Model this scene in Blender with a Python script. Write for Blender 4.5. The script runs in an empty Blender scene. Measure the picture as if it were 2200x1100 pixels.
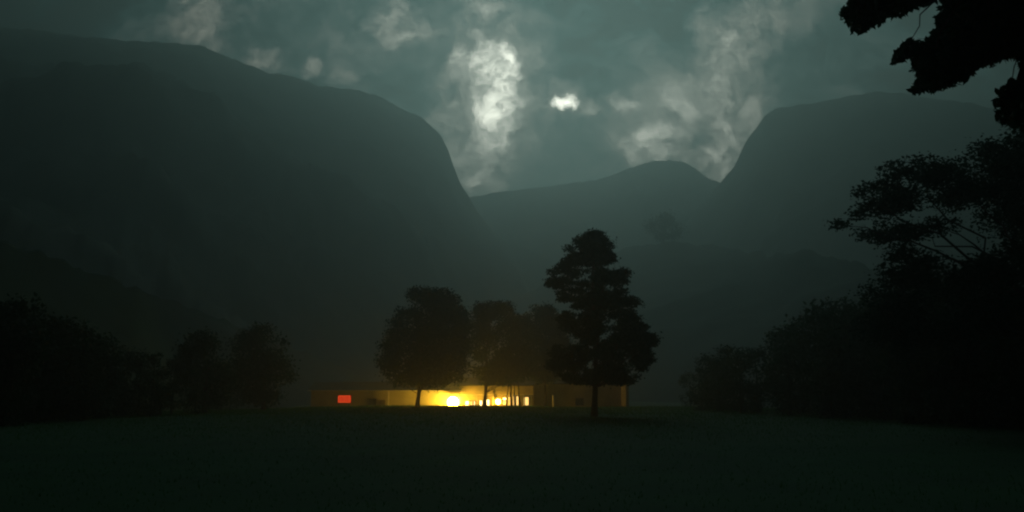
import bpy, math, random
import numpy as np
from mathutils import Vector, Matrix

# ------------------------------------------------------------------ camera
F_PX, TILT = 1631.0, math.radians(10.69)
CT, ST = math.cos(TILT), math.sin(TILT)
EYE = 1.6
scene = bpy.context.scene
col = scene.collection
cd = bpy.data.cameras.new('camera')
cd.sensor_fit = 'HORIZONTAL'
cd.sensor_width = 36.0
cd.lens = 36.0 * F_PX / 2200.0
cd.clip_start = 0.1
cd.clip_end = 12000
cam = bpy.data.objects.new('camera', cd)
col.objects.link(cam)
cam.location = (0, 0, EYE)
cam.rotation_euler = (math.radians(90) + TILT, 0, 0)
scene.camera = cam

def ray(px, py):
    x = (px - 1100) / F_PX
    y = (550 - py) / F_PX
    return x, CT - y * ST, ST + y * CT

def at(px, py, Y):
    x, yy, z = ray(px, py)
    k = Y / yy
    return Vector((x * k, Y, EYE + z * k))

def uv(px, py):
    x, yy, z = ray(px, py)
    return x / yy, z / yy

# ------------------------------------------------------------------ render settings
scene.view_settings.view_transform = 'Standard'
scene.view_settings.look = 'None'
scene.view_settings.exposure = 0.0
scene.view_settings.gamma = 1.0
scene.render.engine = 'CYCLES'
cy = scene.cycles
cy.volume_bounces = 1
cy.max_bounces = 5
cy.diffuse_bounces = 2
cy.glossy_bounces = 1
cy.transparent_max_bounces = 8
cy.sample_clamp_indirect = 2.0
cy.use_denoising = True
cy.filter_width = 2.2

# ------------------------------------------------------------------ world: dusk sky behind broken cloud
SUN_EL, SUN_AZ = math.radians(30.0), math.radians(3.0)      # azimuth from +Y towards +X
world = bpy.data.worlds.new('World')
scene.world = world
world.use_nodes = True
try:
    world.cycles.sampling_method = 'MANUAL'
    world.cycles.sample_map_resolution = 512
except Exception:
    pass
nt = world.node_tree
nt.nodes.clear()
N = nt.nodes
L = nt.links

def node(tree, typ, **kw):
    n = tree.nodes.new(typ)
    for k, v in kw.items():
        setattr(n, k, v)
    return n

def mth(tree, op, a, b=None, c=None, clamp=False):
    n = tree.nodes.new('ShaderNodeMath')
    n.operation = op
    n.use_clamp = clamp
    for i, v in enumerate((a, b, c)):
        if v is None:
            continue
        if isinstance(v, (int, float)):
            n.inputs[i].default_value = v
        else:
            tree.links.new(v, n.inputs[i])
    return n.outputs[0]

def build_world():
    out = node(nt, 'ShaderNodeOutputWorld')
    bg = node(nt, 'ShaderNodeBackground')
    L.new(bg.outputs[0], out.inputs[0])
    tc = node(nt, 'ShaderNodeTexCoord')
    sep = node(nt, 'ShaderNodeSeparateXYZ')
    L.new(tc.outputs['Generated'], sep.inputs[0])
    X, Y, Z = sep.outputs
    yc = mth(nt, 'MAXIMUM', Y, 0.12)
    u = mth(nt, 'DIVIDE', X, yc)
    v = mth(nt, 'DIVIDE', Z, yc)
    cmb = node(nt, 'ShaderNodeCombineXYZ')
    L.new(u, cmb.inputs[0]); L.new(v, cmb.inputs[1])
    # warp the sky plane with fractal noise so the openings get ragged edges
    n1 = node(nt, 'ShaderNodeTexNoise')
    n1.inputs['Scale'].default_value = 9.0
    n1.inputs['Detail'].default_value = 6.0
    n1.inputs['Roughness'].default_value = 0.62
    L.new(cmb.outputs[0], n1.inputs['Vector'])
    sub = node(nt, 'ShaderNodeVectorMath', operation='SUBTRACT')
    L.new(n1.outputs['Color'], sub.inputs[0]); sub.inputs[1].default_value = (.5, .5, .5)
    scl = node(nt, 'ShaderNodeVectorMath', operation='SCALE')
    L.new(sub.outputs[0], scl.inputs[0]); scl.inputs['Scale'].default_value = 0.085
    add = node(nt, 'ShaderNodeVectorMath', operation='ADD')
    L.new(cmb.outputs[0], add.inputs[0]); L.new(scl.outputs[0], add.inputs[1])
    n1b = node(nt, 'ShaderNodeTexNoise')
    n1b.inputs['Scale'].default_value = 30.0
    n1b.inputs['Detail'].default_value = 6.0
    n1b.inputs['Roughness'].default_value = 0.6
    L.new(cmb.outputs[0], n1b.inputs['Vector'])
    subb = node(nt, 'ShaderNodeVectorMath', operation='SUBTRACT')
    L.new(n1b.outputs['Color'], subb.inputs[0]); subb.inputs[1].default_value = (.5, .5, .5)
    sclb = node(nt, 'ShaderNodeVectorMath', operation='SCALE')
    L.new(subb.outputs[0], sclb.inputs[0]); sclb.inputs['Scale'].default_value = 0.045
    addb = node(nt, 'ShaderNodeVectorMath', operation='ADD')
    L.new(add.outputs[0], addb.inputs[0]); L.new(sclb.outputs[0], addb.inputs[1])
    W = addb.outputs[0]
    # (px, py, rx, ry, rot, strength, soft)
    blobs = [
        # main bright opening
        (1062, 150, 42, 62, 20, .26), (1085, 195, 28, 44, 0, .34), (1068, 240, 36, 44, 0, .38),
        (1050, 130, 30, 40, 60, .16), (1065, 190, 110, 150, 0, .11), (978, 126, 20, 20, 0, .13),
        (1040, 215, 70, 110, 20, .05),
        # bright knot at the centre
        (1205, 230, 20, 14, 0, .85), (1212, 228, 52, 34, 0, .09), (1262, 236, 24, 12, 0, .07),
        # lower right openings
        (1408, 305, 42, 40, -30, .20), (1390, 330, 32, 28, 0, .10), (1400, 310, 90, 80, 0, .05),
        (1348, 214, 34, 16, -20, .11), (1458, 226, 17, 36, 15, .11), (1400, 205, 110, 34, 0, .035),
        (1472, 342, 55, 18, 0, .10), (1560, 285, 45, 80, -25, .13), (1548, 365, 38, 44, 0, .17),
        (1580, 220, 80, 90, -35, .05), (1610, 70, 150, 60, 30, .075), (1530, 150, 120, 55, 40, .045),
        (1515, 40, 26, 40, 0, .05), (1700, 170, 130, 60, 20, .02), 
        # upper left wisps
        (848, 38, 44, 52, 20, .11), (1035, 10, 40, 30, 0, .085), (930, 60, 200, 70, 15, .03),
        (435, 38, 48, 70, 0, .075), (560, 132, 42, 20, 15, .075), (664, 148, 20, 18, 0, .065),
        (738, 160, 26, 22, 0, .05), (560, 60, 250, 110, 10, .02),
        # glow down the notch
        (1010, 300, 65, 120, 0, .085), (1025, 395, 42, 42, 0, .10), (1020, 310, 20, 12, -30, .06),
        (1020, 412, 15, 9, 0, .14), (1200, 330, 330, 110, 0, .018),
        # dark cloud bodies
        (1290, 90, 230, 110, 20, -.028), (1000, 60, 60, 44, 0, -.02), (990, 170, 40, 40, 0, -.03),
        (1440, 245, 60, 34, 0, -.03), (1500, 295, 34, 40, 0, -.05), (1280, 190, 80, 36, -25, -.022),
        (700, 70, 130, 60, 0, -.012), (1800, 100, 180, 90, 0, -.012),
    ]
    total = None
    for (px, py, rx, ry, rot, s) in blobs:
        cu, cv = uv(px, py)
        k = 1.0 / F_PX * 1.04
        mp = node(nt, 'ShaderNodeMapping', vector_type='TEXTURE')
        L.new(W, mp.inputs['Vector'])
        mp.inputs['Location'].default_value = (cu, cv, 0)
        mp.inputs['Rotation'].default_value = (0, 0, math.radians(rot))
        mp.inputs['Scale'].default_value = (rx * k * 1.35, ry * k * 1.35, 1)
        ln = node(nt, 'ShaderNodeVectorMath', operation='LENGTH')
        L.new(mp.outputs[0], ln.inputs[0])
        mr = node(nt, 'ShaderNodeMapRange', interpolation_type='SMOOTHERSTEP' if abs(s) < .1 else 'SMOOTHSTEP')
        L.new(ln.outputs['Value'], mr.inputs['Value'])
        mr.inputs['From Min'].default_value = 0.0 if s < .1 else .1
        mr.inputs['From Max'].default_value = 1.5 if s < .1 else 1.3
        mr.inputs['To Min'].default_value = s * (6.2 if s > .3 else 4.8 if s > .12 else 4.2 if s > .06 else 4.4 if s > 0 else 2.0)
        mr.inputs['To Max'].default_value = 0.0
        total = mr.outputs[0] if total is None else mth(nt, 'ADD', total, mr.outputs[0])
    # billowing texture
    n2 = node(nt, 'ShaderNodeTexNoise')
    n2.inputs['Scale'].default_value = 5.5
    n2.inputs['Detail'].default_value = 7.0
    n2.inputs['Roughness'].default_value = 0.55
    L.new(W, n2.inputs['Vector'])
    tex = mth(nt, 'MULTIPLY_ADD', n2.outputs['Fac'], 2.4, -0.2)      # around 1
    n3 = node(nt, 'ShaderNodeTexNoise')
    n3.inputs['Scale'].default_value = 34.0
    n3.inputs['Detail'].default_value = 5.0
    n3.inputs['Roughness'].default_value = 0.65
    L.new(W, n3.inputs['Vector'])
    fine = mth(nt, 'MULTIPLY', mth(nt, 'POWER', mth(nt, 'MULTIPLY', n3.outputs['Fac'], 2.0), 2.3), mth(nt, 'POWER', mth(nt, 'MULTIPLY', n2.outputs['Fac'], 2.0), 1.2))
    # base: brightest ahead, falling off sideways and behind
    mpb = node(nt, 'ShaderNodeMapping', vector_type='TEXTURE')
    L.new(cmb.outputs[0], mpb.inputs['Vector'])
    cu, cv = uv(1230, 170)
    mpb.inputs['Location'].default_value = (cu, cv, 0)
    mpb.inputs['Scale'].default_value = (0.62, 0.60, 1)
    lb = node(nt, 'ShaderNodeVectorMath', operation='LENGTH')
    L.new(mpb.outputs[0], lb.inputs[0])
    mb = node(nt, 'ShaderNodeMapRange', interpolation_type='SMOOTHSTEP')
    L.new(lb.outputs['Value'], mb.inputs['Value'])
    mb.inputs['From Min'].default_value = 0.0
    mb.inputs['From Max'].default_value = 1.5
    mb.inputs['To Min'].default_value = BASE_IN
    mb.inputs['To Max'].default_value = BASE_OUT
    base = mth(nt, 'MULTIPLY', mb.outputs[0], tex)
    blob = mth(nt, 'MULTIPLY', total, fine)
    # connected cloud layers: thin places in the deck let more light through
    n4 = node(nt, 'ShaderNodeTexNoise')
    n4.inputs['Scale'].default_value = 4.2
    n4.inputs['Detail'].default_value = 8.0
    n4.inputs['Roughness'].default_value = 0.58
    n4.inputs['Distortion'].default_value = 0.6
    mp4 = node(nt, 'ShaderNodeMapping')
    L.new(W, mp4.inputs['Vector'])
    mp4.inputs['Location'].default_value = (3.7, 1.2, 0)
    mp4.inputs['Rotation'].default_value = (0, 0, math.radians(-25))
    mp4.inputs['Scale'].default_value = (1.0, 1.9, 1)
    L.new(mp4.outputs[0], n4.inputs['Vector'])
    r4 = node(nt, 'ShaderNodeMapRange', interpolation_type='SMOOTHSTEP')
    L.new(n4.outputs['Fac'], r4.inputs['Value'])
    r4.inputs['From Min'].default_value = .48
    r4.inputs['From Max'].default_value = .74
    r4.inputs['To Min'].default_value = 0
    r4.inputs['To Max'].default_value = 15.0
    base = mth(nt, 'MULTIPLY', base, mth(nt, 'ADD', r4.outputs[0], .6))
    lum = mth(nt, 'MAXIMUM', mth(nt, 'ADD', base, blob), 0.003)
    # behind the camera the cloud is a plain dark deck
    front = node(nt, 'ShaderNodeMapRange')
    L.new(Y, front.inputs['Value'])
    front.inputs['From Min'].default_value = 0.05
    front.inputs['From Max'].default_value = 0.45
    mixf = node(nt, 'ShaderNodeMix', data_type='FLOAT')
    L.new(front.outputs[0], mixf.inputs[0])
    mixf.inputs[2].default_value = BASE_BACK
    L.new(lum, mixf.inputs[3])
    lum = mixf.outputs[0]
    # colour: teal grey cloud, warmer cream where it opens
    cr = node(nt, 'ShaderNodeValToRGB')
    L.new(lum, cr.inputs[0])
    e = cr.color_ramp.elements
    e[0].position = 0.0; e[0].color = (.12, .92, 1.0, 1)
    e[1].position = 0.45; e[1].color = (1.0, 1.02, .86, 1)
    m = e.new(.05); m.color = (.32, 1.0, .98, 1)
    m = e.new(.12); m.color = (.74, 1.0, .93, 1)
    m = e.new(.28); m.color = (.93, 1.0, .86, 1)
    cm = node(nt, 'ShaderNodeVectorMath', operation='SCALE')
    L.new(cr.outputs[0], cm.inputs[0]); L.new(lum, cm.inputs['Scale'])
    # a little real sky light through the deck
    sky = node(nt, 'ShaderNodeTexSky', sky_type='NISHITA')
    sky.sun_disc = False
    sky.sun_elevation = math.radians(1.0)
    sky.sun_rotation = SUN_AZ
    ss = node(nt, 'ShaderNodeVectorMath', operation='SCALE')
    L.new(sky.outputs[0], ss.inputs[0]); ss.inputs['Scale'].default_value = 0.0012
    fin = node(nt, 'ShaderNodeVectorMath', operation='ADD')
    L.new(cm.outputs[0], fin.inputs[0]); L.new(ss.outputs[0], fin.inputs[1])
    L.new(fin.outputs[0], bg.inputs['Color'])
    bg.inputs['Strength'].default_value = 1.0

BASE_IN, BASE_OUT, BASE_BACK = 0.021, 0.005, 0.003
HAZE_DENSITY, HAZE_G = 0.0015, 0.73
build_world()

# faint light of the set sun through the cloud
sl = bpy.data.lights.new('sun', 'SUN')
sl.energy = 0.21
sl.angle = math.radians(26)
sl.color = (.61, 1.0, .95)
so = bpy.data.objects.new('sun', sl)
col.objects.link(so)
d = Vector((math.sin(SUN_AZ) * math.cos(SUN_EL), math.cos(SUN_AZ) * math.cos(SUN_EL), math.sin(SUN_EL)))
so.rotation_euler = d.to_track_quat('Z', 'Y').to_euler()
so.location = (0, 0, 50)

# ------------------------------------------------------------------ helpers
def mat(name, c, rough=.8, noise=None, c2=None, bump=0, bscale=5, translucent=0, emit=None):
    m = bpy.data.materials.new(name)
    m.use_nodes = True
    t = m.node_tree
    b = t.nodes['Principled BSDF']
    b.inputs['Base Color'].default_value = (*c, 1)
    b.inputs['Roughness'].default_value = rough
    b.inputs['Specular IOR Level'].default_value = .25
    tcn = t.nodes.new('ShaderNodeTexCoord')
    if noise:
        nz = t.nodes.new('ShaderNodeTexNoise')
        nz.inputs['Scale'].default_value = noise
        nz.inputs['Detail'].default_value = 6
        t.links.new(tcn.outputs['Object'], nz.inputs['Vector'])
        r = t.nodes.new('ShaderNodeValToRGB')
        r.color_ramp.elements[0].position = .35
        r.color_ramp.elements[1].position = .65
        r.color_ramp.elements[0].color = (*c, 1)
        r.color_ramp.elements[1].color = (*(c2 or c), 1)
        t.links.new(nz.outputs['Fac'], r.inputs[0])
        t.links.new(r.outputs[0], b.inputs['Base Color'])
    if bump:
        nz = t.nodes.new('ShaderNodeTexNoise')
        nz.inputs['Scale'].default_value = bscale
        nz.inputs['Detail'].default_value = 8
        t.links.new(tcn.outputs['Object'], nz.inputs['Vector'])
        bp = t.nodes.new('ShaderNodeBump')
        bp.inputs['Strength'].default_value = bump
        t.links.new(nz.outputs['Fac'], bp.inputs['Height'])
        t.links.new(bp.outputs[0], b.inputs['Normal'])
    if translucent:
        tr = t.nodes.new('ShaderNodeBsdfTranslucent')
        tr.inputs['Color'].default_value = (c[0] * 1.6, c[1] * 1.8, c[2], 1)
        mx = t.nodes.new('ShaderNodeMixShader')
        mx.inputs[0].default_value = translucent
        o = t.nodes['Material Output']
        t.links.new(b.outputs[0], mx.inputs[1]); t.links.new(tr.outputs[0], mx.inputs[2])
        t.links.new(mx.outputs[0], o.inputs[0])
    if emit:
        b.inputs['Emission Color'].default_value = (*emit[:3], 1)
        b.inputs['Emission Strength'].default_value = emit[3]
    return m

M = dict(
    grass=mat('grass', (.012, .076, .025), .9, .35, (.018, .10, .030), .4, 3),
    blade=mat('blade', (.024, .095, .028), .8, 1.5, (.036, .115, .034), translucent=.5),
    rock=mat('forested_rock', (.035, .05, .035), .95, .02, (.09, .095, .08), .8, .05),
    forested=mat('forested_slope', (.006, .032, .020), .95, .05, (.012, .05, .03), .8, .3),
    leaf=mat('leaf', (.008, .045, .026), .7, 1.2, (.014, .060, .032), translucent=.25),
    needle=mat('needle', (.007, .040, .024), .7, 1.0, (.012, .055, .032), translucent=.2),
    bark=mat('bark', (.045, .035, .025), .95, 3, (.08, .06, .045), .6, 12),
    plaster=mat('plaster', (.50, .44, .24), .85, .35, (.38, .33, .17), .2, 8),
    render=mat('barn_render', (.42, .35, .18), .85, .35, (.28, .22, .12), .2, 8),
    white=mat('white_paint', (.70, .66, .56), .6, 2, (.62, .57, .47)),
    roof=mat('roof_tile', (.07, .07, .045), .85, 2, (.10, .095, .06), .4, 6),
    wood=mat('wood', (.13, .08, .045), .8, 4, (.09, .055, .03)),
    metal=mat('metal', (.15, .15, .15), .5, 5, (.2, .2, .19)),
    glass=mat('dark_glass', (.03, .03, .03), .15),
    lit=mat('lit_window', (.8, .6, .3), .6, emit=(1, .62, .18, 1.6)),
    lit_hot=mat('lit_doorway', (.8, .6, .3), .6, emit=(1, .72, .30, 4.0)),
    lens=mat('lamp_lens', (.8, .8, .7), .4, emit=(1, .80, .42, 60)),
    sign_red=mat('sign_red', (.7, .06, .03), .5, emit=(1, .02, .004, .50)),
    sign_pale=mat('sign_pale', (.8, .3, .2), .5, emit=(1, .13, .03, .92)),
    sign_dark=mat('sign_dark', (.3, .02, .01), .5, emit=(.5, .006, .0, .30)),
    stone=mat('stone', (.2, .19, .17), .9, 3, (.28, .27, .24), .5, 6),
)

def tag(o, label=None, cat=None, group=None, kind=None):
    if label: o['label'] = label
    if cat: o['category'] = cat
    if group: o['group'] = group
    if kind: o['kind'] = kind
    return o

def empty(name, loc, rz=0):
    o = bpy.data.objects.new(name, None)
    o.empty_display_size = .5
    col.objects.link(o)
    o.location = loc
    o.rotation_euler = (0, 0, rz)
    return o

def mesh_obj(name, verts, faces, m, parent=None, smooth=False, loc=None):
    me = bpy.data.meshes.new(name)
    if isinstance(verts, np.ndarray) and isinstance(faces, np.ndarray):
        nv, nf = len(verts), len(faces)
        k = faces.shape[1]
        me.vertices.add(nv)
        me.vertices.foreach_set('co', verts.astype(np.float32).ravel())
        me.loops.add(nf * k)
        me.loops.foreach_set('vertex_index', faces.astype(np.int32).ravel())
        me.polygons.add(nf)
        me.polygons.foreach_set('loop_start', np.arange(0, nf * k, k, dtype=np.int32))
        me.polygons.foreach_set('loop_total', np.full(nf, k, dtype=np.int32))
        me.update(calc_edges=True)
        me.validate()
    else:
        me.from_pydata([tuple(v) for v in verts], [], [tuple(f) for f in faces])
        me.update()
    if smooth:
        me.polygons.foreach_set('use_smooth', [True] * len(me.polygons))
    me.materials.append(m)
    o = bpy.data.objects.new(name, me)
    col.objects.link(o)
    if parent is not None:
        o.parent = parent
    if loc is not None:
        o.location = loc
    return o

class MB:
    """collects boxes, bars and tubes into one mesh"""
    def __init__(s):
        s.v, s.f = [], []
    def box(s, c, size, rz=0):
        n = len(s.v)
        R = Matrix.Rotation(rz, 3, 'Z')
        for dx in (-.5, .5):
            for dy in (-.5, .5):
                for dz in (-.5, .5):
                    p = R @ Vector((dx * size[0], dy * size[1], dz * size[2]))
                    s.v.append((c[0] + p.x, c[1] + p.y, c[2] + p.z))
        for q in ((0, 1, 3, 2), (4, 6, 7, 5), (0, 4, 5, 1), (2, 3, 7, 6), (0, 2, 6, 4), (1, 5, 7, 3)):
            s.f.append([n + i for i in q])
    def tube(s, pts, radii, sides=8):
        pts = [Vector(p) for p in pts]
        n0 = len(s.v)
        for i, p in enumerate(pts):
            a = pts[max(i - 1, 0)]; b = pts[min(i + 1, len(pts) - 1)]
            t = (b - a).normalized()
            up = Vector((0, 1, 0)) if abs(t.y) < .9 else Vector((1, 0, 0))
            e1 = t.cross(up).normalized(); e2 = t.cross(e1)
            for k in range(sides):
                an = 2 * math.pi * k / sides
                s.v.append(tuple(p + (e1 * math.cos(an) + e2 * math.sin(an)) * radii[i]))
        for i in range(len(pts) - 1):
            for k in range(sides):
                a = n0 + i * sides + k; b = n0 + i * sides + (k + 1) % sides
                s.f.append([a, b, b + sides, a + sides])
        s.f.append([n0 + k for k in range(sides)][::-1])
        s.f.append([n0 + (len(pts) - 1) * sides + k for k in range(sides)])
    def poly_prism(s, pts, axis_vec):
        """pts: list of 3D points (planar), extruded by axis_vec"""
        n = len(s.v); k = len(pts)
        a = Vector(axis_vec)
        for p in pts: s.v.append(tuple(p))
        for p in pts: s.v.append(tuple(Vector(p) + a))
        s.f.append(list(range(n, n + k))[::-1])
        s.f.append(list(range(n + k, n + 2 * k)))
        for i in range(k):
            j = (i + 1) % k
            s.f.append([n + i, n + j, n + k + j, n + k + i])
    def build(s, name, m, parent=None, smooth=False):
        return mesh_obj(name, s.v, s.f, m, parent, smooth)

def vnoise(x, y, seed=0):
    """smooth value noise on arrays"""
    rs = np.random.RandomState(seed)
    G = rs.rand(256, 256)
    xi = np.floor(x).astype(int); yi = np.floor(y).astype(int)
    fx = x - xi; fy = y - yi
    fx = fx * fx * (3 - 2 * fx); fy = fy * fy * (3 - 2 * fy)
    g = lambda a, b: G[a % 256, b % 256]
    return (g(xi, yi) * (1 - fx) + g(xi + 1, yi) * fx) * (1 - fy) + (g(xi, yi + 1) * (1 - fx) + g(xi + 1, yi + 1) * fx) * fy - .5

def fbm(x, y, seed=0, octv=5):
    r = 0; a = 1
    for i in range(octv):
        r = r + a * vnoise(x * 2 ** i, y * 2 ** i, seed + i)
        a *= .5
    return r

# ------------------------------------------------------------------ ground
CREST_PX = [(-600, 886), (300, 884), (560, 880), (700, 875), (840, 872), (1000, 872), (1150, 873), (1250, 876), (1400, 874), (1550, 874), (1650, 882), (1800, 890), (2600, 896)]
_cx = np.array([c[0] for c in CREST_PX], float)
_cz = np.array([at(c[0], c[1], 121).z for c in CREST_PX])

def ground_z(x, y):
    x = np.asarray(x, float); y = np.asarray(y, float)
    px = 1100 + x / 121.0 * F_PX * (CT + .19 * ST)
    zc = np.interp(px, _cx, _cz)
    t = np.clip(y / 121.0, 0, 1)
    b = np.clip((y - 121) / 6.5, 0, 1); b = b * b * (3 - 2 * b)
    z = zc * t - (zc + .55) * b
    far = np.clip((y - 170) / 300., 0, 1)
    z = z + far * 4
    near = fbm(x / 9, y / 9, 3, 4) * .07
    return z + near

def build_ground():
    ys = np.concatenate([np.linspace(-40, 0, 12, endpoint=False), np.linspace(0, 30, 80, endpoint=False), np.linspace(30, 150, 200, endpoint=False),
                         np.linspace(150, 420, 40, endpoint=False), np.linspace(420, 2600, 30)])
    s = np.linspace(-1, 1, 181)
    xs = np.sign(s) * (np.abs(s) * 90 + np.abs(s) ** 5 * 2400)
    X, Yg = np.meshgrid(xs, ys)
    Z = ground_z(X, Yg)
    V = np.stack([X.ravel(), Yg.ravel(), Z.ravel()], 1)
    nx, ny = len(xs), len(ys)
    i = np.arange(ny - 1)[:, None] * nx + np.arange(nx - 1)[None, :]
    i = i.ravel()
    Fq = np.stack([i, i + 1, i + 1 + nx, i + nx], 1)
    o = mesh_obj('ground', V, Fq, M['grass'], smooth=True)
    tag(o, kind='structure')
build_ground()

# grass blades: foreground and along the crest
def build_grass():
    rs = np.random.RandomState(5)
    n1, n2 = 14000, 80000
    y1 = 2.2 + 24 * rs.rand(n1) ** 1.6
    x1 = (rs.rand(n1) - .5) * 2 * (y1 * .78 + 1)
    y2 = 26 + 95.5 * rs.rand(n2) ** .7
    x2 = (rs.rand(n2) - .5) * 2 * (y2 * .72)
    x = np.concatenate([x1, x2]); y = np.concatenate([y1, y2])
    n = len(x)
    h = (.035 + .04 * rs.rand(n)) * np.where(y > 26, 1 + y / 50, 1) * (1 + 1.0 * np.clip(fbm(x / 3, y / 3, 9, 3), 0, 1))
    w = .006 + .007 * rs.rand(n) + np.clip(y - 20, 0, 90) * .0004
    a = rs.rand(n) * 6.283
    lean = rs.rand(n) * .6 * h
    la = rs.rand(n) * 6.283
    z = ground_z(x, y) - .01
    V = np.empty((n, 3, 3))
    V[:, 0] = np.stack([x - np.cos(a) * w, y - np.sin(a) * w, z], 1)
    V[:, 1] = np.stack([x + np.cos(a) * w, y + np.sin(a) * w, z], 1)
    V[:, 2] = np.stack([x + np.cos(la) * lean, y + np.sin(la) * lean, z + h], 1)
    o = mesh_obj('grass', V.reshape(-1, 3), np.arange(n * 3).reshape(n, 3), M['blade'])
    tag(o, 'short dark grass growing over the whole field', 'grass', kind='stuff')
build_grass()

# ------------------------------------------------------------------ mountains
def mountain(name, prof, dist, base, label, power=1.35, rough=1.0, seed=1, back=500, n=260, ridge_noise=4):
    """prof: ridge points seen from the field; dist: ridge distance at those points; base: distance where the slope leaves the plain"""
    P = np.array(prof, float)
    px = np.linspace(P[0, 0], P[-1, 0], n)
    py = np.interp(px, P[:, 0], P[:, 1])
    D = np.interp(px, [p[0] for p in dist], [p[1] for p in dist])
    B = np.interp(px, [p[0] for p in base], [p[1] for p in base])
    V = []
    ks = np.concatenate([np.linspace(0, 1, 64), 1 + np.linspace(.04, 1, 22)])
    for j, k in enumerate(ks):
        x = (px - 1100) / F_PX; yy = (550 - py) / F_PX
        den = CT - yy * ST
        ux = x / den; uz = (ST + yy * CT) / den
        zr = EYE + D * uz
        if k <= 1:
            R = B + (D - B) * k
            env = math.sin(min(k, .999) * math.pi)
            z = -3 + (zr + 3) * k ** power
            X = ux * R
            nz = fbm(X / 90., R / 90., seed, 6) * 60 * rough * env + fbm(X / 14., R / 14., seed + 9, 4) * 7 * rough * min(1, env * 3)
            lim = EYE + R * uz - 1.0
            z = np.where(k < .999, np.minimum(z + nz, np.maximum(lim, z)), z)
            if k > .9:
                z = z + fbm(px / 22., px * 0 + 3.3, seed + 4, 4) * ridge_noise * (1 if k > .999 else (k - .9) * 10)
        else:
            q = k - 1
            R = D + back * q
            X = ux * R
            z = -3 + (zr + 3) * (1 - q) ** 1.2 * 1.0 + fbm(X / 90., R / 90., seed, 6) * 50 * math.sin(q * math.pi)
            z = np.minimum(z, EYE + R * uz - 1)
        V.append(np.stack([X, R, z], 1))
    V = np.concatenate(V)
    m_ = len(ks)
    i = (np.arange(m_ - 1)[:, None] * n + np.arange(n - 1)[None, :]).ravel()
    Fq = np.stack([i, i + 1, i + 1 + n, i + n], 1)
    o = mesh_obj(name, V, Fq, M['forested' if name == 'hill' else 'rock'], smooth=True)
    tag(o, label, kind='structure')
    return o

mountain('mountain', [(-1500, 330), (-800, 180), (-300, 60), (0, 58), (90, 66), (180, 80), (330, 90), (430, 98), (500, 128), (580, 158), (640, 168), (700, 186),
                      (790, 197), (850, 224), (905, 252), (945, 286), (962, 318), (975, 360), (990, 395), (1003, 415), (1022, 450), (1060, 500), (1120, 560), (1180, 640), (1230, 850)],
         [(-1500, 600), (0, 780), (600, 860), (960, 900), (1230, 900)], [(-1500, 60), (0, 70), (300, 110), (560, 210), (1000, 420), (1230, 600)],
         'huge steep mountain with a long ridge ending in a cliff at the notch', seed=11, n=340, power=1.2)
mountain('mountain', [(1380, 850), (1420, 640), (1470, 480), (1520, 425), (1550, 392), (1575, 362), (1595, 318), (1615, 285), (1640, 252), (1668, 233), (1760, 219), (1820, 206), (1880, 195), (1940, 201),
                      (2010, 212), (2080, 220), (2200, 246), (2600, 230), (3300, 260), (3900, 400)],
         [(1380, 950), (1700, 930), (2200, 850), (3900, 600)], [(1380, 600), (1600, 380), (2200, 150), (3900, 100)],
         'flat topped mountain with a steep shoulder beyond the dark trees', seed=23, n=320)
mountain('mountain', [(700, 560), (850, 470), (1010, 424), (1080, 412), (1150, 402), (1280, 386), (1340, 366), (1390, 350), (1440, 342), (1475, 352), (1530, 386), (1570, 405), (1650, 440), (1800, 520)],
         [(700, 1250), (1800, 1250)], [(700, 520), (1800, 520)],
         'lower rounded hill closing the gap between the two mountains', seed=37, n=260)
mountain('hill', [(1120, 640), (1240, 575), (1340, 535), (1440, 520), (1540, 526), (1650, 546), (1720, 536), (1790, 548), (1900, 590), (2100, 560), (2500, 520), (3100, 500), (3500, 700)],
         [(1120, 660), (1500, 640), (1700, 380), (2000, 200), (3500, 140)], [(1120, 330), (1500, 210), (2000, 90), (3500, 70)],
         'low forested foothill in front of the mountain on the far side of the field', seed=51, n=240, power=1.15, rough=.3, back=160, ridge_noise=5)
mountain('hill', [(-1300, 400), (-500, 430), (0, 510), (150, 565), (300, 625), (450, 680), (600, 735), (760, 800), (900, 860)],
         [(-1300, 90), (0, 95), (300, 130), (500, 190), (900, 420)], [(-1300, 60), (0, 64), (300, 90), (500, 130), (900, 300)],
         'low wooded slope falling towards the small building', seed=63, n=200, power=1.15, rough=.12, back=140, ridge_noise=1.8)

# ------------------------------------------------------------------ foliage
DIAMOND = np.array([[-.5, 0, 0], [0, -.28, .05], [.5, 0, 0], [0, .28, .05]])
OVAL = np.array([[-.5, 0, 0], [-.2, -.2, .05], [.15, -.19, .03], [.55, 0, -.06], [.15, .19, .03], [-.2, .2, .05]])

def leaf_cloud(centers, sizes, rs, template=DIAMOND, droop=0.0, flat=0.0):
    n = len(centers)
    k = len(template)
    # random frames
    a = rs.normal(size=(n, 3)); a[:, 2] = a[:, 2] * (1 - flat) - droop
    a /= np.linalg.norm(a, axis=1)[:, None]
    b = rs.normal(size=(n, 3))
    b -= (a * b).sum(1)[:, None] * a
    b /= np.linalg.norm(b, axis=1)[:, None]
    c = np.cross(a, b)
    T = template[None] * sizes[:, None, None]
    V = centers[:, None] + T[..., 0:1] * a[:, None] + T[..., 1:2] * b[:, None] + T[..., 2:3] * c[:, None]
    return V.reshape(-1, 3), np.arange(n * k).reshape(n, k)

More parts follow.
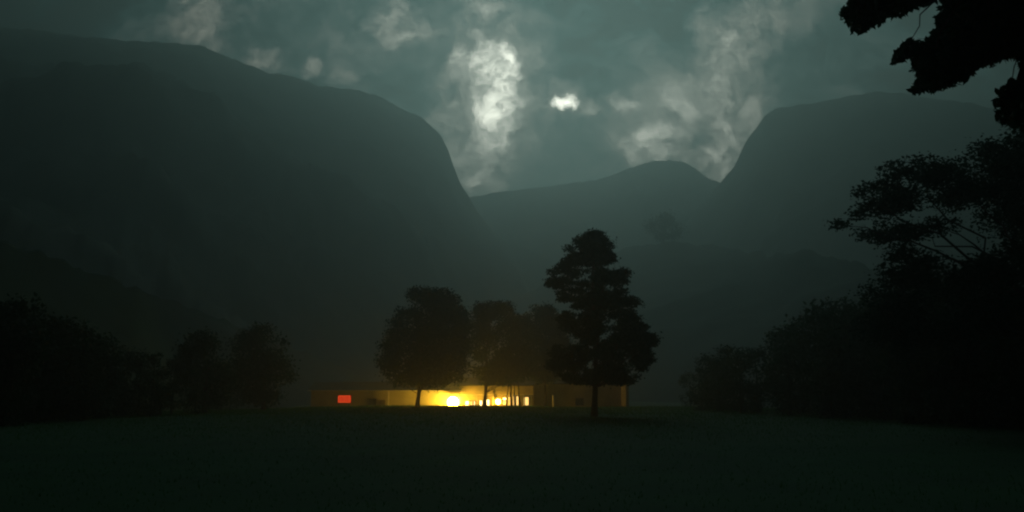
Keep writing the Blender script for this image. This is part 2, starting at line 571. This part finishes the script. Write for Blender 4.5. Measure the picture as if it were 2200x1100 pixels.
def blob_points(blobs, n, rs, surf=.55):
    """blobs (x,y,z,rx,ry,rz); points in the blobs, thicker towards their skins"""
    B = np.array(blobs)
    vol = B[:, 3] * B[:, 5] * (B[:, 4] + .2)
    idx = rs.choice(len(B), n, p=vol / vol.sum())
    d = rs.normal(size=(n, 3)); d /= np.linalg.norm(d, axis=1)[:, None]
    r = rs.rand(n) ** surf
    r = r * (1 + .30 * rs.normal(size=n).clip(-1.5, 1.9) * (rs.rand(n) < .5))
    return B[idx, :3] + d * r[:, None] * B[idx, 3:6]

def limb(mb, p0, p1, r0, r1, rs, seg=5, wob=.06, sag=0):
    p0 = Vector(p0); p1 = Vector(p1)
    ln = (p1 - p0).length
    pts, rad = [], []
    for i in range(seg + 1):
        t = i / seg
        p = p0.lerp(p1, t)
        k = math.sin(t * math.pi) * ln * wob
        p += Vector((rs.normal() * k, rs.normal() * k, rs.normal() * k * .5 + sag * math.sin(t * math.pi) * ln))
        pts.append(p); rad.append(r0 + (r1 - r0) * t)
    mb.tube(pts, rad, 7)

def tree(rows, Y0, base_px, trunk_r, nblob, br, nleaf, lsize, seed, label, name='broadleaf_tree', cat='tree', group=None,
         leafm='leaf', flatz=.75, edge=.28, trunk_top=None, lean=0, base_z=None, gaps=None, depth=1.0, limbs=16):
    """rows: (py, xl, xr) outline of the crown in the photograph's pixels, turned into a real crown of that size at distance Y0"""
    rs = np.random.RandomState(seed)
    bx, by = base_px
    bp = at(bx, by, Y0)
    bp.z = (float(ground_z(bp.x, bp.y)) - .1) if base_z is None else bp.z
    root = empty(name, bp)
    tag(root, label, cat, group)
    R = np.array(rows, float)
    blobs = []
    def add(py, px, off, r):
        c = at(px, py, Y0)
        blobs.append((c.x - bp.x, off, c.z - bp.z, r, r, r * flatz))
    k = Y0 / F_PX
    for i in range(nblob):
        py = rs.uniform(R[0, 0], R[-1, 0])
        # favour the wide heights
        xl = np.interp(py, R[:, 0], R[:, 1]); xr = np.interp(py, R[:, 0], R[:, 2])
        wmax = (R[:, 2] - R[:, 1]).max()
        if rs.rand() > .25 + .75 * (xr - xl) / wmax:
            py = rs.uniform(R[0, 0], R[-1, 0]); xl = np.interp(py, R[:, 0], R[:, 1]); xr = np.interp(py, R[:, 0], R[:, 2])
        r_px = br * rs.uniform(.5, 1.35)
        half = max((xr - xl) / 2 - r_px, 2)
        if rs.rand() < edge:
            an = rs.choice([0, math.pi]) + rs.normal() * .3; rr = 1
        else:
            an = rs.rand() * 6.283; rr = math.sqrt(rs.rand())
        px = (xl + xr) / 2 + half * rr * math.cos(an)
        off = half * rr * math.sin(an) * k * depth
        yy = py
        top, bot = R[0, 0] + r_px * flatz * .8, R[-1, 0] - r_px * flatz * .8
        yy = min(max(py, top), bot)
        if gaps and any((px - gx) ** 2 / gw ** 2 + (yy - gy) ** 2 / gh ** 2 < 1 for gx, gy, gw, gh in gaps):
            continue
        add(yy, px, off, r_px * k)
    pts = blob_points(blobs, nleaf, rs)
    sz = lsize * rs.uniform(.6, 1.3, nleaf)
    V, Fq = leaf_cloud(pts, sz, rs, DIAMOND, droop=.2)
    mesh_obj('crown', V, Fq, M[leafm], root)
    mb = MB()
    tt = at(trunk_top[0], trunk_top[1], Y0) - bp if trunk_top else Vector((lean, 0, at(bx, (R[0, 0] * .65 + R[-1, 0] * .35), Y0).z - bp.z))
    h = tt.z
    pts_, rad_ = [], []
    for i in range(13):
        t = i / 12
        w = math.sin(t * 5 + seed) * .012 * h * min(1, t * 3)
        pts_.append((tt.x * t ** 1.2 + w, w * .6, h * t)); rad_.append(trunk_r * (1 - .8 * t) * (1 + .35 * math.exp(-t * 40)))
    mb.tube(pts_, rad_, 10)
    order = sorted(range(len(blobs)), key=lambda i: -blobs[i][3])[:limbs]
    for i in order:
        b = blobs[i]
        t0 = min(max((b[2] / h) - .18 - .1 * rs.rand(), .22), .92)
        q = Vector(pts_[int(t0 * 12)])
        limb(mb, q, b[:3], trunk_r * .22 * (1.1 - t0), .02, rs)
    mb.build('trunk', M['bark'], root, smooth=True)
    return root

def row_shape(top, bot, cx, hw, kind='round'):
    out = []
    for t in np.linspace(0, 1, 9):
        y = top + (bot - top) * t
        if kind == 'round':
            w = math.sqrt(max(0, 1 - (2 * t - 1.05) ** 2 * .93))
        else:
            w = .25 + .75 * t
        out.append((y, cx - hw * w, cx + hw * w))
    return out

# the tall tree standing by itself
tree([(497, 1258, 1296), (512, 1236, 1310), (524, 1205, 1322), (560, 1206, 1329), (575, 1188, 1356), (592, 1163, 1357), (615, 1170, 1356), (640, 1188, 1352),
      (650, 1196, 1382), (690, 1190, 1390), (715, 1188, 1398), (732, 1186, 1420), (752, 1176, 1412), (775, 1170, 1408), (795, 1174, 1395), (815, 1205, 1380), (826, 1230, 1374)],
     63, (1277, 893), .25, 300, 20, 80000, .22, 101,
     'tallest tree, irregular layered crown on a bare straight trunk, standing nearest on the field', name='pine_tree',
     leafm='needle', flatz=.52, edge=.28, trunk_top=(1278, 520), gaps=[(1212, 724, 34, 9), (1330, 706, 20, 5)], limbs=46)
# the broad round tree beside the bright lamp
tree([(620, 885, 965), (632, 868, 985), (655, 855, 1000), (680, 838, 1012), (705, 825, 1018), (735, 810, 1022), (765, 802, 1022), (785, 806, 1020), (800, 826, 1012), (818, 830, 1000), (832, 836, 960)],
     103, (896, 874), .30, 160, 24, 46000, .36, 202,
     'broad round crowned tree on a short trunk beside the brightest lamp', flatz=.75, trunk_top=(915, 700), limbs=26)
# hazier trees behind the lamps
tree([(648, 1025, 1075), (662, 1012, 1110), (690, 1008, 1140), (730, 1008, 1150), (770, 1010, 1140), (800, 1010, 1150), (826, 1016, 1090)],
     112, (1041, 872), .27, 120, 20, 28000, .36, 303,
     'hazy tree on a slender leaning trunk between the two lamps', trunk_top=(1052, 700), limbs=24)
tree([(655, 1135, 1190), (672, 1118, 1215), (700, 1108, 1230), (740, 1110, 1230), (780, 1118, 1225), (800, 1120, 1215), (822, 1140, 1200)],
     120, (1172, 874), .22, 110, 20, 25000, .36, 404,
     'hazy spreading tree behind the tallest tree, its crown meeting the pine', trunk_top=(1170, 720), limbs=18)

# slender many stemmed tree in front of the lit verandah
def stems():
    rs = np.random.RandomState(8)
    Y0 = 118
    b = at(1100, 873, Y0); b.z = float(ground_z(b.x, b.y))
    root = empty('young_tree', b)
    tag(root, 'slender many stemmed young tree with a small crown before the lit verandah', 'tree')
    k = Y0 / F_PX
    for (x0, x1, r) in ((-12, -7, .09), (-1, -2, .13), (6, 5, .09), (18, 14, .10)):
        mb = MB()
        mb.tube([(x0 * k, rs.normal() * .3, -.1), ((x0 * .6 + x1 * .4 - 1) * k, rs.normal() * .3, 1.4), (x1 * k, rs.normal() * .3, 3.1), (x1 * k * .6, 0, 4.2)], [r * 1.25, r, r * .8, r * .4], 8)
        mb.build('stem', M['bark'], root, smooth=True)
    blobs = [(rs.uniform(-22, 22) * k, rs.normal() * .5, 3.5 + rs.rand() * .9, .6, .6, .3) for _ in range(16)]
    P = blob_points(blobs, 1500, rs)
    V, Fq = leaf_cloud(P, .2 * rs.uniform(.6, 1.3, 1500), rs)
    mesh_obj('crown', V, Fq, M['leaf'], root)
stems()
# small sapling beside the second lamp
def sapling():
    rs = np.random.RandomState(9)
    b = at(1062, 873, 118); b.z = float(ground_z(b.x, b.y))
    root = empty('sapling', b)
    tag(root, 'thin leafy sapling just beside the smaller lamp', 'sapling')
    mb = MB(); mb.tube([(0, 0, -.1), (.05, 0, 1.2), (.1, 0, 2.6)], [.05, .04, .015], 6)
    mb.build('stem', M['bark'], root)
    P = blob_points([(.0, 0, 2.2, .35, .35, .6), (.2, 0, 1.6, .3, .3, .4)], 260, rs)
    V, Fq = leaf_cloud(P, .14 * rs.uniform(.6, 1.3, 260), rs)
    mesh_obj('crown', V, Fq, M['leaf'], root)
sapling()

# dark trees left of the building
tree(row_shape(694, 872, 562, 82), 96, (566, 878), .3, 60, 26, 11000, .36, 505,
     'dark rounded tree left of the red sign', limbs=12)
tree(row_shape(712, 874, 440, 80), 80, (440, 880), .28, 50, 28, 8000, .34, 506,
     'dim dark tree left of the rounded one at the field edge', limbs=10)
# lone tree high on the hill, nearly lost in haze
tree(row_shape(458, 518, 1425, 48), 640, (1425, 526), .9, 34, 15, 2600, 1.9, 507,
     'lone dark tree crown high on the far hill, almost lost in the mist', limbs=6, base_z=1)

# big spreading tree at the right, drooping layered limbs
def spreading_tree():
    rs = np.random.RandomState(77)
    Y0 = 34.0
    k = Y0 / F_PX
    base = at(2330, 900, Y0 + 1); base.z = -.1
    root = empty('spreading_tree', base)
    tag(root, 'wide spreading tree with drooping layered limbs below the overhanging leaves', 'tree')
    pads = [(1830, 474, 26, 9), (1855, 455, 34, 13), (1890, 435, 42, 17), (1880, 402, 36, 16), (1925, 385, 44, 20), (1960, 430, 55, 26), (1960, 352, 46, 13), (2010, 340, 46, 12),
            (1930, 342, 24, 8), (2000, 395, 60, 30), (2060, 350, 60, 28), (2090, 400, 60, 40), (2120, 330, 60, 30), (2180, 310, 50, 36), (2040, 460, 60, 30), (2150, 380, 60, 30),
            (2210, 360, 70, 60), (1920, 470, 30, 20), (1985, 480, 46, 24), (1915, 505, 28, 28), (1925, 545, 34, 30), (1960, 590, 46, 34), (2010, 560, 46, 34), (1935, 610, 44, 36),
            (2060, 610, 60, 40), (2110, 560, 50, 34), (2170, 600, 70, 50), (1950, 660, 60, 44), (2040, 690, 70, 50), (2150, 690, 80, 60), (1930, 720, 60, 50), (2250, 480, 60, 60),
            (2300, 360, 90, 70), (2400, 420, 110, 80), (2350, 560, 110, 80), (2520, 480, 120, 90), (2260, 300, 60, 40), (2380, 300, 90, 50), (2480, 350, 100, 60), (2300, 680, 100, 60),
            (2450, 640, 110, 80), (2600, 560, 110, 80)]
    blobs = []
    for (px, py, rx, ry) in pads:
        rep = 3
        for q in range(rep):
            off = rs.normal() * 2.2 * min(1, (px - 1780) / 250)
            c = at(px + rs.normal() * rx * .25, py + rs.normal() * ry * .25, Y0)
            blobs.append((c.x - base.x, off, c.z - base.z, rx * k * .95, rx * k * .9, ry * k * .85))
    n = 150000
    P = blob_points(blobs, n, rs)
    V, Fq = leaf_cloud(P, .19 * rs.uniform(.6, 1.3, n), rs, DIAMOND, flat=.6, droop=.15)
    mesh_obj('crown', V, Fq, M['needle'], root)
    mb = MB()
    fork = Vector((-.6, 0, 5.0))
    mb.tube([(0, 0, -.1), (-.1, .1, 1.5), (-.3, 0, 3.2), fork], [.75, .5, .42, .36], 12)
    for i in range(0, len(blobs), 11):
        b = Vector(blobs[i][:3])
        s = fork.lerp(Vector((b.x * .45, b.y * .3, fork.z + 2.2)), rs.uniform(.1, .8))
        limb(mb, fork, s, .16, .09, rs, 5, .05)
        limb(mb, s, b, .08, .012, rs, 7, .07, sag=.08)
    mb.build('trunk', M['bark'], root, smooth=True)
spreading_tree()

# near tree whose leaves overhang the top right corner
def near_tree():
    rs = np.random.RandomState(91)
    Y0 = 10.5
    k = Y0 / F_PX
    base = at(2720, 1000, Y0 - 1.5); base.z = -.05
    root = empty('overhanging_tree', base)
    tag(root, 'near black leafy tree overhanging the top right corner', 'tree')
    pads = [(1835, 20, 20, 22), (1855, 45, 20, 22), (1850, 10, 30, 24), (1885, 25, 32, 28), (1930, 10, 36, 24), (1965, -10, 36, 26), (1870, 2, 45, 30), (2005, -20, 30, 22),
            (1945, 106, 15, 15), (1940, 118, 10, 10), (1965, 105, 14, 13), (1985, 130, 20, 22), (1985, 178, 16, 18), (2000, 110, 30, 26), (2030, 80, 34, 34), (2010, 150, 32, 34), (2050, 40, 34, 40),
            (2020, 170, 34, 22), (2060, 120, 50, 44), (2050, 162, 34, 18), (2100, 60, 50, 60), (2110, 110, 44, 36), (2160, 60, 55, 55), (2150, 100, 36, 32), (2190, 40, 50, 50), (2190, 95, 26, 22),
            (2070, 10, 50, 40), (2130, 0, 60, 40), (2210, 0, 70, 60), (2170, 205, 20, 28), (2180, 240, 26, 32), (2205, 200, 26, 40), (2220, 240, 34, 40), (2230, 170, 30, 40),
            (2260, 100, 70, 80), (2300, 200, 60, 80), (2320, 20, 80, 80), (2400, 120, 90, 90), (1900, -60, 70, 44), (2000, -80, 80, 50), (2120, -90, 90, 60), (2250, -110, 100, 70), (2400, -60, 110, 90),
            (2050, -170, 110, 60), (2250, -230, 130, 80), (2450, -200, 130, 90), (2520, 60, 110, 110), (2600, -80, 130, 120), (2500, 220, 90, 80), (2650, 130, 120, 110), (2760, -20, 120, 120)]
    blobs = []
    for (px, py, rx, ry) in pads:
        for q in range(2):
            off = rs.normal() * .55
            c = at(px, py, Y0 + off)
            blobs.append((c.x - base.x, c.y - base.y, c.z - base.z, rx * k, max(rx * k, .3), ry * k))
    B = np.array(blobs)
    n = 60000
    # smaller pads carry relatively more leaves so that the edge stays dense
    w = (B[:, 3] * B[:, 5]) ** .85
    idx = rs.choice(len(B), n, p=w / w.sum())
    d = rs.normal(size=(n, 3)); d /= np.linalg.norm(d, axis=1)[:, None]
    P = B[idx, :3] + d * (rs.rand(n) ** .45)[:, None] * B[idx, 3:6] * 1.06
    V, Fq = leaf_cloud(P, .135 * rs.uniform(.6, 1.3, n), rs, OVAL, droop=.7)
    mesh_obj('crown', V, Fq, M['leaf'], root)
    mb = MB()
    fork = Vector((-.5, .6, 3.6))
    mb.tube([(0, 0, -.1), (.05, .1, 1.0), (-.2, .3, 2.4), fork], [.5, .34, .28, .25], 12)
    for i in range(0, len(blobs), 2):
        b = Vector(blobs[i][:3])
        if b.x + base.x < 6.0 and i % 8:
            continue
        s = fork.lerp(b, .55) + Vector((.3, 0, .6)); s.z = max(s.z, 8.6)
        limb(mb, fork, s, .07, .035, rs, 6, .04)
        limb(mb, s, b, .022, .005, rs, 7, .05)
    mb.build('trunk', M['bark'], root, smooth=True)
near_tree()

# dark woods along both edges of the field, one mass each
def wood(name, prof, dist, n, seed, label):
    rs = np.random.RandomState(seed)
    PX = [p[0] for p in prof]; PY = [p[1] for p in prof]
    Vs, Fs = [], []
    nv = 0
    tb = MB()
    for i in range(n):
        px = rs.uniform(PX[0], PX[-1])
        top = np.interp(px, PX, PY)
        D = np.interp(px, [p[0] for p in dist], [p[1] for p in dist]) * rs.uniform(.85, 1.25)
        h = at(px, top, D).z * rs.uniform(.72, 1.02)
        gx = at(px, 880, D).x
        gz = float(ground_z(gx, D))
        hw = h * rs.uniform(.28, .42)
        blobs = []
        for j in range(30):
            t = rs.uniform(.0, .95)
            w = hw * math.sqrt(max(.08, 1 - (2 * t - .95) ** 2)) * .8
            a = rs.rand() * 6.283; q = math.sqrt(rs.rand())
            r = hw * rs.uniform(.22, .4)
            blobs.append((gx + math.cos(a) * w * q, D + math.sin(a) * w * q, gz + h * t * .93, r, r, r * .75))
        m_ = 1800
        P = blob_points(blobs, m_, rs)
        V, Fq = leaf_cloud(P, h * .038 * rs.uniform(.6, 1.4, m_), rs)
        Vs.append(V); Fs.append(Fq + nv); nv += len(V)
        tb.tube([(gx, D, gz - .2), (gx + .1, D, gz + h * .4), (gx, D, gz + h * .8)], [h * .02, h * .015, .03], 7)
    V = np.concatenate(Vs); Fq = np.concatenate(Fs)
    tv = np.array(tb.v); 
    # trunks joined into the same mass (triangles folded to quads)
    tq = np.array([f for f in tb.f if len(f) == 4])
    o = mesh_obj(name, np.concatenate([V, tv]), np.concatenate([Fq, tq + len(V)]), M['leaf'])
    tag(o, label, 'trees', kind='stuff')
wood('forest', [(-900, 520), (-300, 580), (0, 622), (120, 670), (200, 690), (300, 742), (400, 768), (470, 790), (520, 815)],
     [(-900, 38), (0, 48), (300, 66), (520, 100)], 80, 701, 'black mass of forest along the left edge of the field')
wood('forest', [(1440, 800), (1500, 765), (1560, 745), (1620, 715), (1700, 680), (1780, 640), (1850, 610), (1900, 600), (2200, 560), (2600, 520), (3100, 500)],
     [(1440, 115), (1620, 80), (1850, 56), (2300, 42), (3100, 36)], 100, 702, 'black mass of forest along the right edge of the field')

# ------------------------------------------------------------------ buildings behind the crest
GZ = -.62
def window_part(parent, x, z, w, h, y, pane, frame='wood', mull=True):
    mb = MB(); t = .09
    mb.box((x, y - .03, z + h / 2), (w + t, .12, t)); mb.box((x, y - .03, z - h / 2), (w + t, .12, t))
    mb.box((x - w / 2, y - .032, z), (t, .12, h - t)); mb.box((x + w / 2, y - .032, z), (t, .12, h - t))
    if mull: mb.box((x, y - .02, z), (.05, .08, h - t))
    f = mb.build('window', M[frame], parent)
    p = MB(); p.box((x, y + .015, z), (w - t + .004, .03, h - t + .004)); p.build('pane', M[pane], f)
    return f

def X(px, Y): return at(px, 860, Y).x

def hall():
    Y = 132.0
    x0, x1 = X(668, Y), X(985, Y)
    ztop = at(700, 838, Y).z
    root = empty('hall', ((x0 + x1) / 2, Y, GZ))
    tag(root, 'long low pale walled building behind the broad tree, carrying the red sign', 'building')
    cx = (x0 + x1) / 2; w = x1 - x0
    mb = MB(); mb.box((0, 4, (ztop - GZ) / 2), (w, 8, ztop - GZ)); mb.build('wall', M['plaster'], root)
    h = ztop - GZ
    r = MB()
    r.poly_prism([Vector((-w / 2 - .5, -.6, h + .01)), Vector((-w / 2 - .5, 4, h + 1.5)), Vector((-w / 2 - .5, 8.6, h + .01)), Vector((-w / 2 - .5, 8.6, h - .12)), Vector((-w / 2 - .5, -.6, h - .12))], (w + 1, 0, 0))
    r.build('roof', M['roof'], root)
    for px in (800, ):
        window_part(root, X(px, Y) - cx, 1.75, 1.3, 1.1, -.02, 'glass')
    d = MB(); dx = X(822, Y) - cx
    d.box((dx, -.04, 1.08), (.95, .07, 2.1)); dd = d.build('door', M['wood'], root)
    k = MB(); k.box((dx + .36, -.1, 1.05), (.05, .05, .14)); k.build('handle', M['metal'], dd)
    g = MB(); g.tube([(-w / 2 - .5, -.68, h - .1), (w / 2 + .5, -.68, h - .1)], [.07, .07], 8); g.build('gutter', M['white'], root)
    # pale corner column
    c = MB(); px_ = X(835, Y) - cx; c.box((px_, -.45, (h - .13) / 2), (.22, .2, h - .13)); c.build('column', M['white'], root)
hall()

def verandah():
    Y = 131.0
    x0, x1 = X(985.5, Y), X(1146, Y)
    cx = (x0 + x1) / 2; w = x1 - x0
    root = empty('verandah_house', (cx, Y, GZ))
    bm_ = MB(); bm_.box((0, -.2, 2.97), (w, .18, .12)); bm_.build('beam', M['white'], root)
    tag(root, 'low house with brightly lit openings and posts between the two lamps', 'building')
    h = 4.5
    mb = MB(); mb.box((0, 5.0, h / 2), (w, 8, h)); mb.build('wall', M['render'], root)
    r = MB()
    r.poly_prism([Vector((-w / 2 - .0, .4, h + .15)), Vector((-w / 2, 5.0, h + 1.5)), Vector((-w / 2, 9.3, h + .15)), Vector((-w / 2, 9.3, h + .01)), Vector((-w / 2, .4, h + .01))], (w + .2, 0, 0))
    r.build('roof', M['roof'], root)
    # posts
    for px in (987, 1024, 1060, 1092, 1124):
        p = MB(); p.box((X(px, Y) - cx, -.2, 1.45), (.14, .14, 2.9)); p.build('post', M['white'], root)
    fl = MB(); fl.box((0, .2, .08), (w, 1.5, .16)); fl.build('floor', M['stone'], root)
    # lit openings: (px0, px1, py0, py1)
    for (a, b, c, d, m) in ((999, 1008, 861, 872, 'lit_hot'), (1010, 1015, 862, 872, 'lit'), (1018, 1020.5, 861, 872, 'lit_hot'), (1030, 1036, 860, 873, 'lit_hot'), (1043, 1052, 858, 873, 'lit_hot'),
                            (1080, 1089, 854, 860, 'lit_hot'), (1080, 1089, 861.5, 870, 'lit'), (1093, 1096, 852, 871, 'lit'), (1102, 1106, 850, 871, 'lit'), (1109, 1114, 851, 871, 'lit'), (1125, 1136, 853, 871, 'lit')):
        Yw = Y + .98
        p0 = at(a, c, Yw); p1 = at(b, d, Yw)
        window_part(root, (p0.x + p1.x) / 2 - cx, (p0.z + p1.z) / 2 - GZ, p1.x - p0.x, max(p0.z - p1.z, .35), .97, m, mull=False)
verandah()

def annex():
    Y = 134.0
    x0, x1 = X(1146.8, Y), X(1348, Y)
    cx = (x0 + x1) / 2; w = x1 - x0
    ztop = at(1300, 824, Y).z
    root = empty('barn', (cx, Y, GZ))
    tag(root, 'taller plain walled building behind the tallest tree trunk with a pale end pier', 'building')
    h = ztop - GZ
    mb = MB(); mb.box((0, 4, h / 2), (w, 8, h)); mb.build('wall', M['render'], root)
    r = MB()
    r.poly_prism([Vector((-w / 2 - .4, -.6, h + .01)), Vector((-w / 2 - .4, 4, h + 1.6)), Vector((-w / 2 - .4, 8.6, h + .01)), Vector((-w / 2 - .4, 8.6, h - .12)), Vector((-w / 2 - .4, -.6, h - .12))], (w + .8, 0, 0))
    r.build('roof', M['roof'], root)
    for px in (1245, ):
        window_part(root, X(px, Y) - cx, 1.8, 1.4, 1.2, -.02, 'glass')
    p = MB(); p.box((w / 2 - .5, -.75, (h - .13) / 2), (.95, .95, h - .13), -.7); p.build('pier', M['plaster'], root)
annex()

# lit doorway kiosk frame and the lone pale gate post in front of the barn
def doorway():
    Y = 128.0
    a = at(1127, 852, Y); b = at(1141, 852, Y)
    root = empty('porch_frame', ((a.x + b.x) / 2, Y, GZ))
    tag(root, 'small lit porch frame right of the slender tree, its right jamb brightest', 'porch')
    w = b.x - a.x; h = a.z - GZ
    for s in (-1, 1):
        m = MB(); m.box((s * w / 2, 0, h / 2), (.3 if s > 0 else .14, .3, h)); m.build('jamb', M['white'], root)
    m = MB(); m.box((0, 0, h + .09), (w + .5, .36, .18)); m.build('lintel', M['white'], root)
doorway()
def gate_post():
    Y = 126.0
    p = at(1190, 849, Y)
    root = empty('gate_post', (p.x, Y, GZ))
    tag(root, 'lone pale gate post standing before the barn wall', 'post')
    m = MB(); h = p.z - GZ
    m.tube([(0, 0, 0), (-.03, 0, h * .5), (-.08, 0, h)], [.24, .21, .19], 10); m.build('shaft', M['white'], root)
    c = MB(); c.box((-.08, 0, h + .06), (.46, .46, .12)); c.build('cap', M['stone'], root)
gate_post()

# red lit sign
def sign():
    Y = 125.0
    a = at(726, 849, Y); b = at(754, 866, Y)
    cx = (a.x + b.x) / 2; w = b.x - a.x; zb = b.z; zt = a.z; h = zt - zb
    gz = float(ground_z(cx, Y))
    root = empty('signboard', (cx, Y, gz))
    tag(root, 'glowing red rectangular signboard in front of the pale hall', 'sign')
    zc = (zt + zb) / 2 - gz
    m = MB(); m.box((0, 0, zc), (w, .16, h)); m.build('box', M['sign_dark'], root)
    m = MB(); m.box((0, -.085, zc + .02), (w - .2, .03, h - .2)); pn = m.build('panel', M['sign_red'], root)
    m = MB()
    m.box((0, -.105, zc + h / 2 - .17), (w - .4, .02, .09)); m.box((0, -.105, zc - h / 2 + .16), (w - .3, .02, .08))
    m.box((-w / 2 + .17, -.105, zc), (.07, .02, h - .5)); m.box((w / 2 - .17, -.105, zc), (.07, .02, h - .5))
    m.build('border', M['sign_pale'], root)
    m = MB(); rs = random.Random(4)
    for i, x in enumerate((-.62, -.38, -.1, .12, .4, .66)):     # strokes too blurred in the photo to read
        m.box((x * w / 2.2, -.105, zc + .02 + rs.uniform(-.05, .05)), (.07, .02, h * rs.uniform(.3, .48)))
        if i % 2: m.box((x * w / 2.2 + .1, -.107, zc + rs.uniform(-.15, .2)), (.18, .02, .06))
    m.build('lettering', M['sign_pale'], root)
    m = MB()
    for i, x in enumerate((-.5, -.24, .02, .28, .54)):
        m.box((x * w / 2.2, -.109, zc + rs.uniform(-.05, .08)), (.10, .02, h * rs.uniform(.25, .42)))
    m.build('lettering', M['sign_dark'], root)
    for s in (-1, 1):
        p = MB(); p.box((s * w * .38, .02, (zc - h / 2) / 2 - .05), (.12, .1, zc - h / 2 + .1)); p.build('leg', M['metal'], root)
sign()

# ------------------------------------------------------------------ lamps
def lamp(px, py, Y, inten, r, label):
    """glowing globe on a pole; inten = radiant intensity"""
    p = at(px, py, Y)
    gz = GZ
    root = empty('globe_lamp', (p.x, Y, gz))
    tag(root, label, 'lamp', None)
    h = p.z - gz
    m = MB(); m.tube([(0, 0, -.1), (0, 0, .1), (0, 0, .12), (0, 0, h - r)], [.14, .14, .06, .05], 10); m.build('pole', M['metal'], root)
    m = MB(); m.tube([(0, 0, h + r * .96), (0, 0, h + r * 1.0), (0, 0, h + r * 1.2)], [r * 1.5, r * 1.52, .08], 24); m.build('added_light_block', M['white'], root)  # added disc, stops the globe's light rising into the trees and mist
    st = inten / (math.pi * r * r)
    g = mat('lamp_glass', (.8, .75, .6), .4, emit=(1, .53, .05, st))
    V, Fc = [], []
    nu, nvv = 14, 9
    V.append((0, 0, h + r))
    for a in range(1, nvv):
        th = math.pi * a / nvv
        for b in range(nu):
            ph = 2 * math.pi * b / nu
            V.append((r * math.sin(th) * math.cos(ph), r * math.sin(th) * math.sin(ph), h + r * math.cos(th)))
    V.append((0, 0, h - r))
    for b in range(nu):
        Fc.append((0, 1 + b, 1 + (b + 1) % nu))
        Fc.append((len(V) - 1, 1 + (nvv - 2) * nu + (b + 1) % nu, 1 + (nvv - 2) * nu + b))
        for a in range(nvv - 2):
            q = 1 + a * nu
            Fc.append((q + b, q + nu + b, q + nu + (b + 1) % nu, q + (b + 1) % nu))
    mesh_obj('globe', V, Fc, g, root, smooth=True)
lamp(973, 864, 130.2, 460, .92, 'brightest glowing globe lamp just right of the broad tree')
lamp(1070, 863, 130.0, 70, .42, 'smaller glowing globe lamp between the slender tree and the leaning trunk')

# ------------------------------------------------------------------ haze: one closed box round the whole place
def haze():
    m = bpy.data.materials.new('haze')
    m.use_nodes = True
    t = m.node_tree
    t.nodes.clear()
    o = t.nodes.new('ShaderNodeOutputMaterial')
    v = t.nodes.new('ShaderNodeVolumePrincipled')
    v.inputs['Color'].default_value = (.84, .93, .90, 1)
    v.inputs['Density'].default_value = HAZE_DENSITY
    v.inputs['Anisotropy'].default_value = HAZE_G
    t.links.new(v.outputs[0], o.inputs['Volume'])
    mb = MB()
    zt, zb = 470.0, -12.0
    mb.box((0, 1200, (zt + zb) / 2), (5600, 3000, zt - zb))
    b = mb.build('haze', m)
    tag(b, 'pale evening mist filling the whole valley', 'haze', kind='stuff')
haze()
